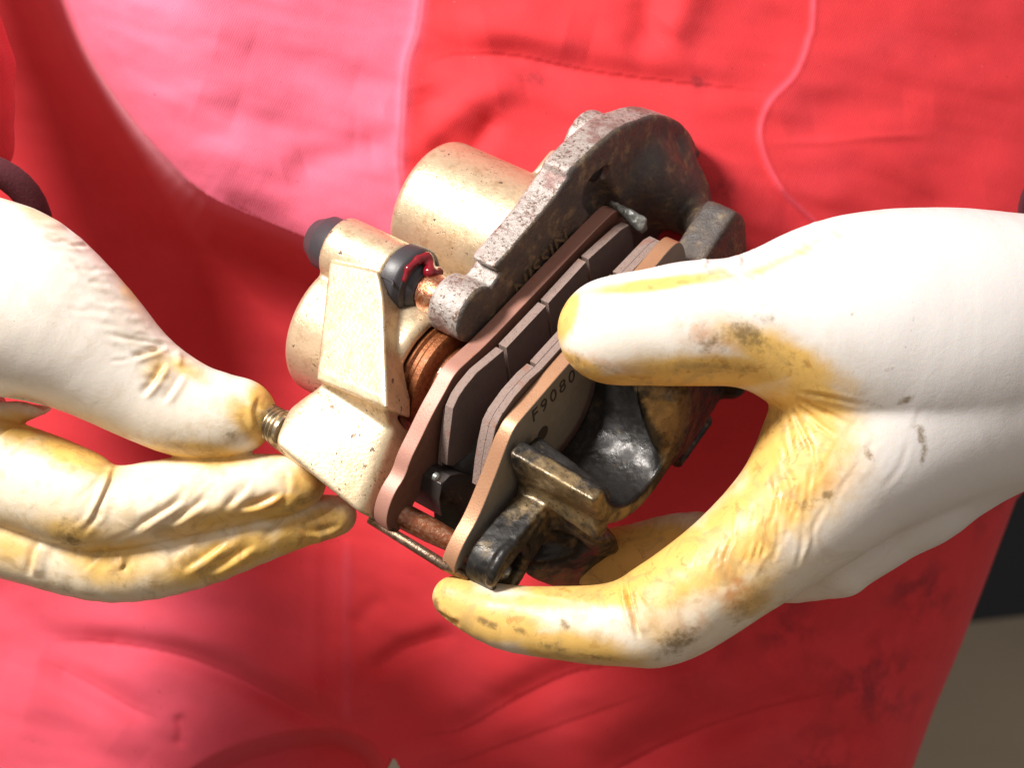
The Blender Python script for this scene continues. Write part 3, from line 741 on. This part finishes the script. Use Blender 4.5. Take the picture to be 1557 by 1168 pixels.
# thread, plug, boots, pins
bc = pp(424, 650, -352)
prof = [(-70, 20), (-62, 20)]
for i in range(9):
    t = -58+i*7.2; prof += [(t, 24), (t+2.2, 28.5), (t+3.6, 28.5), (t+6, 24)]
prof += [(12, 24)]
lathe('threaded_bolt', bc, A, prof, M_steel, cal, 40)
lathe('rubber_plug', bx-A*312, A, [(-26, 25), (-24, 31), (-4, 42), (0, 45), (44, 46.5), (46, 42)], M_rubber, cal, 56)
lathe('dust_boot', bx-A*160, A, [(0, 48), (2, 56), (6, 60), (30, 61), (35, 58), (38, 52), (41, 50), (43, 40), (46, 39), (50, 34), (54, 30)], M_rubber, cal, 56)
lathe('slide_pin', bx-A*112, A, [(0, 27), (10, 28), (14, 33), (24, 34), (44, 32), (60, 31)], M_pin, cal, 40)
lathe('slide_pin', pp(550, 752, -190), pp(738, 850, 10)-pp(550, 752, -190), [(6, 21), (10, 21), (120, 20), (176, 16)], M_pin, cal, 36)
tube('retaining_pin', [pp(562, 790, -160), pp(618, 824, -90), pp(676, 860, -20), pp(712, 878, 15)], [7, 8, 8.5, 7], M_rod, cal, 16)
F = Field(1.6)
g0 = bx-A*122
def onb(th, t, r=58): return bx - A*(160-t) + r*(math.cos(th)*N1+math.sin(th)*N2)
F.cap(onb(.35, 40, 50), onb(.8, 40, 52), 9, 7, 5); F.cap(onb(.8, 40, 52), onb(1.25, 40, 54), 6, 5, 5); F.cap(onb(1.25, 40, 54), onb(1.6, 42, 50), 5, 4, 5)
F.cap(onb(.2, 42, 44), onb(.7, 60, 36), 9, 10, 6); F.cap(onb(.1, 62, 34), onb(.5, 64, 34), 9, 7, 5)
v, q = F.mesh(1); mesh_obj('grease_smear', v, q, M_grease, cal)

# ------------------------------------------------------------------ the dark bracket
def noisy(v, q, amp, sc, seed=1):
    n = normals(v, q); return v + n*((vnoise(v, sc, seed)-.5)*amp + (vnoise(v, sc*.45, seed+1)-.5)*amp*.45)[:, None]
def bracket_arm():
    F = Field(2.5)
    F.cyl(bx-A*66, bx, 47, 8, 6)
    face = [(748, 437), (768, 512), (740, 520), (850, 302), (868, 266), (903, 230), (943, 198), (935, 400)]
    f = [pp(x, y, -150) for x, y in face]
    F.hull([p for p in f] + [p - A*54 for p in f], 5, 6)
    # the raised boss on the outside of the arm
    F.cyl(pp(905, 224, -205)-A*30, pp(905, 224, -205)+A*20, 57, 6, 6)
    lobe = [(866, 262), (900, 228), (940, 194), (1000, 173), (1042, 186), (1072, 236), (1092, 296), (1090, 350), (1000, 380), (880, 400)]
    f = [pp(x, y, -146) for x, y in lobe]
    F.hull(f + [p - A*58 for p in f], 10, 8)
    F.cap(pp(970, 256, -172), pp(1024, 296, -140), 64, 60, 24)
    F.cap(pp(1020, 240, -160), pp(1050, 320, -120), 40, 36, 20)
    F.cap(pp(1050, 325, -110), pp(1080, 352, -20), 36, 34, 16)
    blk = [(1121, 320), (1137, 330), (1140, 391), (1120, 430), (1060, 430), (1072, 394), (1097, 358)]
    f = [pp(x, y, 25) for x, y in blk]
    F.hull(f + [p - A*62 for p in f], 10, 8)
    # hole in the lobe, step and cast ribs of the arm
    F.cyl(pp(919, 266, -146)-A*22, pp(919, 266, -146)+A*40, 17, 2, 3, 'sub')
    F.cap(pp(905, 290, -148), pp(935, 340, -146), 30, 26, 16, 'sub')
    v, q = F.mesh(1); v = noisy(v, q, 1.1, 12)
    n = normals(v, q)
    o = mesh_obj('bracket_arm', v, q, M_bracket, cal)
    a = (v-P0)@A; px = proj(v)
    dust_shade = np.clip(sstep(-.15, .45, n@A) + sstep(985, 1030, px[:, 0])*1.3, 0, 1.3)  # brake dust plus shade painted on faces turned from the lamp
    dust_shade = dust_shade*(1-.6*np.exp(-((a+188)/60)**2)*(n@A < .3))
    attr(o, 'dust_shade', dust_shade)
    return o
arm = bracket_arm()
lathe('hole_shade_disc', pp(919, 266, -146)-A*26, A, [(0, 18), (10, 18), (12, 15)], mat_plain('hole_shade_black', (.006, .006, .007), .5), cal, 28)  # added black disc standing in for the shade inside the hole
# raised ledge on the lit edge of the arm
def ledge():
    F = Field(2.2)
    t = [pp(752, 412, -150), pp(866, 278, -150), pp(870, 300, -150), pp(772, 425, -150)]
    F.hull([p + N1*3 + N2*3 for p in t] + [p - A*50 + N1*3 + N2*3 for p in t], 6, 4)
    v, q = F.mesh(1); v = noisy(v, q, 1.4, 10, 4); o = mesh_obj('arm_ledge', v, q, M_bracket, cal)
    n = normals(v, q); attr(o, 'dust_shade', sstep(.1, .5, n@A)); return o
ledge()

def bracket_cup():
    F = Field(2.5)
    c0 = pp(849, 620, 8); c1 = c0 + A*158
    # half-cylinder cup
    F.cyl(c0, c1, 124, 6, 6)
    F.cyl(c0-A*40, c1+A*60, 94, 4, 6, 'sub')
    # open the top half
    up = [c0-A*40-B*160+C*14, c0-A*40+B*160+C*34, c1+A*60-B*160-C*4, c1+A*60+B*160+C*30]
    F.hull(up + [p + C*220 for p in up], 3, 4, 'sub')
    # left lip: a thick wall with a flat outer face
    lp = [pp(800, 676, 8), pp(913, 764, 160), pp(908, 828, 160), pp(787, 744, 8)]
    F.hull(lp + [p + B*30 for p in lp], 6, 6)
    # right lip
    rp = [pp(952, 578, 110), pp(1037, 594, 168), pp(1034, 690, 168), pp(1000, 722, 168), pp(978, 640, 120)]
    F.hull(rp + [p + B*30 for p in rp], 14, 22)
    # side of the casting under the left lip, hollowed below
    sd = [pp(786, 742, 10), pp(780, 690, 6), pp(906, 830, 140), pp(906, 850, 120), pp(800, 790, 14)]
    F.hull(sd + [p - N2*60 + B*26 for p in sd], 8, 10)
    b = [pp(908, 822, 125), pp(904, 884, 90), pp(838, 895, 60), pp(785, 872, 30), pp(800, 800, 20), pp(930, 815, 110)]
    F.hull([p - N2*8 for p in b] + [p - N2*95 for p in b], 10, 12)
    F.cap(pp(826, 832, 50)+N2*14, pp(866, 842, 90)+N2*14, 24, 28, 14, 'sub')
    # eye arm: a link running from the casting to a ring
    ex = pp(776, 868, 66); up1 = pp(842, 780, 66)
    ring = [ex + 46*(math.cos(t)*N1+math.sin(t)*N2) for t in np.linspace(0, 2*math.pi, 14)[:-1]] + [up1 + 34*(math.cos(t)*N1+math.sin(t)*N2) for t in np.linspace(0, 2*math.pi, 12)[:-1]]
    F.hull(ring + [p - A*54 for p in ring], 3, 8)
    F.cyl(ex-A*90, ex+A*40, 33, 2, 4, 'sub')
    rim = [ex - A*5 + 41*(math.cos(t)*N1+math.sin(t)*N2) for t in np.linspace(-2.6, 2.2, 22)] + [up1 - A*4 + 30*(math.cos(1.9)*N1+math.sin(1.9)*N2)]
    for p, r in zip(rim[:-1], rim[1:]): F.cap(p, r, 9, 9, 3)
    # frame running up behind the thumb to the block
    r = [pp(1035, 570, 150), pp(1112, 560, 110), pp(1120, 575, 100), pp(1086, 622, 90), pp(1056, 680, 110), pp(1022, 715, 120), pp(1030, 640, 150)]
    F.hull(r + [p - A*45 - C*20 for p in r], 10, 10)
    F.cap(pp(1070, 640, 80), pp(1030, 700, 90), 14, 12, 8); F.cap(pp(1110, 580, 100), pp(1116, 430, 0), 30, 36, 12)
    v, q = F.mesh(1); v = noisy(v, q, 1.3, 15, 7); n = normals(v, q)
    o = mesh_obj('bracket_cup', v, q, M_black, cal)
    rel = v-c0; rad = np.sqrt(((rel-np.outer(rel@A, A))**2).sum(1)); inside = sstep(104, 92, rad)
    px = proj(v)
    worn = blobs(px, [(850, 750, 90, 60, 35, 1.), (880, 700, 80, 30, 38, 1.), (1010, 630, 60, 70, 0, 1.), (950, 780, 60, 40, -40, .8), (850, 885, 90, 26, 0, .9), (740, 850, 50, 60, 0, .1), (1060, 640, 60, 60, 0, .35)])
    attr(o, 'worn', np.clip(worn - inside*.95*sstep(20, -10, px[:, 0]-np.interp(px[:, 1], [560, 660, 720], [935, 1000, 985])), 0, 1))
    return o
cup = bracket_cup()
# ------------------------------------------------------------------ brake pads
def pad(name, label, plate, fr, ap, t_pl, af, tf, mat, slots, sgn, fmat):
    """plate: outline on the face a=ap; friction outline on its +A face af; slots cross the friction block"""
    e = empty(name, pp(*np.mean(plate, 0), ap), label, 'brake pad', 'brake pads in the caliper')
    slab('backing_plate', plate, ap, ap-t_pl, mat, e, 3, 2.0, fmat)
    # friction block: a thin base layer and three blocks parted by slots
    slab('friction_base', fr if sgn < 0 else [(x+3, y+11) for x, y in fr], af, af-tf*(.5 if sgn < 0 else .36), M_fric, e, 1, 1.5, M_glaze_shade, -tf*.64 if sgn > 0 else 0.)
    F2 = np.array(fr, float)
    cuts = [(-1e6, None)]
    dirB = np.array([.70, -.714])
    s = F2@dirB
    marks = [np.dot(m, dirB) for m in slots]
    edges = [s.min()-5]+marks+[s.max()+5]
    for i in range(len(edges)-1):
        lo, hi = edges[i]+(2.0 if i else 0), edges[i+1]-(2.0 if i < len(edges)-2 else 0)
        poly = list(F2)
        for lim, keepgt in ((lo, True), (hi, False)):
            out = []
            # slot planes run square across the pad: image direction of -C
            dC = np.array([.09, .68]); nn = np.array([dC[1], -dC[0]]); nn /= np.linalg.norm(nn)
            if lim <= s.min() or lim >= s.max(): continue
            m = slots[i-1] if keepgt else slots[i]
            off = np.dot(m, nn) + (2.2 if keepgt else -2.2)
            for k in range(len(poly)):
                p, r = poly[k], poly[(k+1) % len(poly)]; a, b = p@nn-off, r@nn-off
                if not keepgt: a, b = -a, -b
                if a >= 0: out.append(p)
                if (a >= 0) != (b >= 0): out.append(p+(r-p)*a/(a-b))
            poly = out
        if len(poly) > 2: slab('friction_block', poly, af, af-tf*(.5 if sgn < 0 else .64), M_fric, e, 1, 1.5, M_glaze_shade, 0. if sgn > 0 else -tf*.5)
    return e
left_plate = [(587, 798), (590, 776), (600, 750), (616, 726), (624, 700), (640, 668), (658, 630), (676, 598), (692, 568), (712, 549), (740, 524), (820, 439), (925, 329), (941, 318), (950, 330), (956, 380), (968, 430), (940, 490), (800, 625), (735, 690), (672, 702), (655, 715), (638, 750), (622, 782), (606, 811), (595, 815)]
left_fr = [(680, 708), (682, 680), (685, 655), (689, 622), (697, 604), (707, 589), (725, 567), (768, 531), (830, 465), (894, 395), (945, 349), (957, 342), (962, 360), (966, 405), (970, 450), (850, 580), (724, 681), (690, 709)]
pad('brake_pad', 'brake pad nearer the gold body, its grey friction face turned to the gap', left_plate, left_fr, -118, 27, -93, 24, M_plate, [(768, 530), (832, 463), (893, 394)], 1, M_face1)
right_plate = [(690, 873), (693, 856), (706, 826), (727, 790), (752, 728), (773, 671), (783, 650), (794, 636), (820, 606), (866, 552), (991, 412), (1022, 374), (1036, 366), (1043, 382), (1044, 404), (1052, 470), (1040, 520), (950, 640), (860, 735), (800, 770), (765, 800), (742, 840), (722, 872), (706, 882), (695, 881)]
right_fr = [(x+20, y+10) for x, y in [(718, 735), (722, 700), (727, 670), (734, 639), (743, 621), (763, 593), (786, 567), (802, 553), (870, 478), (932, 412), (978, 364), (988, 358), (996, 364), (1000, 400), (1004, 440), (890, 590), (760, 705), (725, 740)]]
rp = pad('brake_pad', 'brake pad nearer the black bracket, stamped 9080 on its outer face', right_plate, right_fr, 0, 26, -26, 26, M_plate2, [(824, 561), (888, 491), (950, 424)], -1, M_face2)

def text(name, body, at, right, up, size, depth, mat, parent, spacing=1.0):
    c = bpy.data.curves.new(name, 'FONT'); c.body = body; c.size = 1; c.extrude = depth/size/2; c.space_character = spacing
    c.align_x = 'CENTER'; c.align_y = 'CENTER'; c.resolution_u = 3
    o = bpy.data.objects.new(name, c); col.objects.link(o); bpy.context.view_layer.update()
    me = bpy.data.meshes.new_from_object(o.evaluated_get(bpy.context.evaluated_depsgraph_get())); bpy.data.objects.remove(o)
    n = len(me.vertices); co = np.zeros(n*3); me.vertices.foreach_get('co', co); co = co.reshape(-1, 3)*size
    nrm = np.cross(right, up)
    w = tw(at + co[:, :1]*right + co[:, 1:2]*up + co[:, 2:3]*nrm) - origin_of(parent)
    me.vertices.foreach_set('co', w.astype(np.float32).ravel()); me.update()
    me.materials.clear(); me.materials.append(mat); me.name = name
    ob = bpy.data.objects.new(name, me); col.objects.link(ob); ob.parent = parent; return ob
text('cast_lettering', 'NISSIN', pp(822, 400, -149.5), (pp(880, 335, -150)-pp(770, 462, -150))/np.linalg.norm(pp(880, 335, -150)-pp(770, 462, -150)), np.cross(A, (pp(880, 335, -150)-pp(770, 462, -150))/np.linalg.norm(pp(880, 335, -150)-pp(770, 462, -150))), 46, 6, M_letter, cal, 1.05)
text('stamped_digits', 'F9080', pp(842, 602, 0.6), B, C, 36, .8, M_ink, rp, 1.32)
lathe('locating_hole', pp(825, 659, -0.2), A, [(-2, 13), (.9, 13), (.9, 11), (.3, 9)], M_ink, rp, 28)
jp = bx - A*142 + 60.8*(N1*math.cos(1.75)+N2*math.sin(1.75)); jn = N1*math.cos(1.75)+N2*math.sin(1.75)
text('boot_letter', 'J', jp, np.cross(A, jn)*-1, A*-1, 32, 5.0, M_rubber, cal)

# ------------------------------------------------------------------ springs
def strip(name, path_px, width, thick, mat, parent, wdir):
    p = np.array(path_px); n = len(p); vs = []; fs = []
    for i in range(n):
        d = p[min(i+1, n-1)]-p[max(i-1, 0)]; t = np.cross(d, wdir); t /= np.linalg.norm(t)
        for a, b in ((-.5, -.5), (.5, -.5), (.5, .5), (-.5, .5)): vs.append(p[i]+wdir*a*width+t*b*thick)
    for i in range(n-1):
        for k in range(4): fs.append([i*4+k, i*4+(k+1) % 4, i*4+4+(k+1) % 4, i*4+4+k])
    fs += [[0, 3, 2, 1], [4*n-4, 4*n-3, 4*n-2, 4*n-1]]
    return bevel(mesh_obj(name, np.array(vs), fs, mat, parent, sharp=math.radians(40)), 1)
F = Field(1.6)
F.hull([pp(922, 304, -140), pp(930, 300, -140), pp(985, 328, -70), pp(988, 347, -70), pp(975, 352, -70), pp(930, 315, -140)] + [p-C*10-N2*6 for p in (pp(922, 304, -140), pp(985, 328, -70), pp(975, 352, -70))], 5, 3)
v, q = F.mesh(1); v = noisy(v, q, 3, 8); mesh_obj('pad_spring', v, q, M_spring, cal)
strip('pad_spring', [pp(648, 772, -112), pp(644, 746, -112), pp(648, 724, -112), pp(660, 711, -112), pp(674, 708, -110), pp(700, 712, -108)], 64, 2.5, M_dkspring, cal, A)
lathe('spring_rivet', pp(664, 726, -84), A, [(-4, 7), (2, 7), (5, 4)], M_spring, cal, 20)
F = Field(2.4)
bk = [pp(640, 735, -116), pp(690, 650, -116), pp(770, 650, -50), pp(722, 806, -40), pp(640, 800, -116)]
F.hull([p-N2*34 for p in bk]+[p-N2*110 for p in bk], 8, 4)
v, q = F.mesh(1); o = mesh_obj('bracket_bridge', v, q, M_black, cal); attr(o, 'worn', np.zeros(len(v)))
F = Field(1.6)
F.hull([pp(746, 806, 12), pp(747, 792, 12), pp(764, 775, 12), pp(763, 790, 12), pp(750, 806, 14), pp(756, 797, 6)], 2, 2)
v, q = F.mesh(0); mesh_obj('clip_tab', v, q, M_spring, cal)
for x, y in ((726, 828), (710, 852)):
    lathe('locating_peg', pp(x, y, 0), A, [(0, 8), (14, 8), (17, 5)], M_pin, cal, 20)
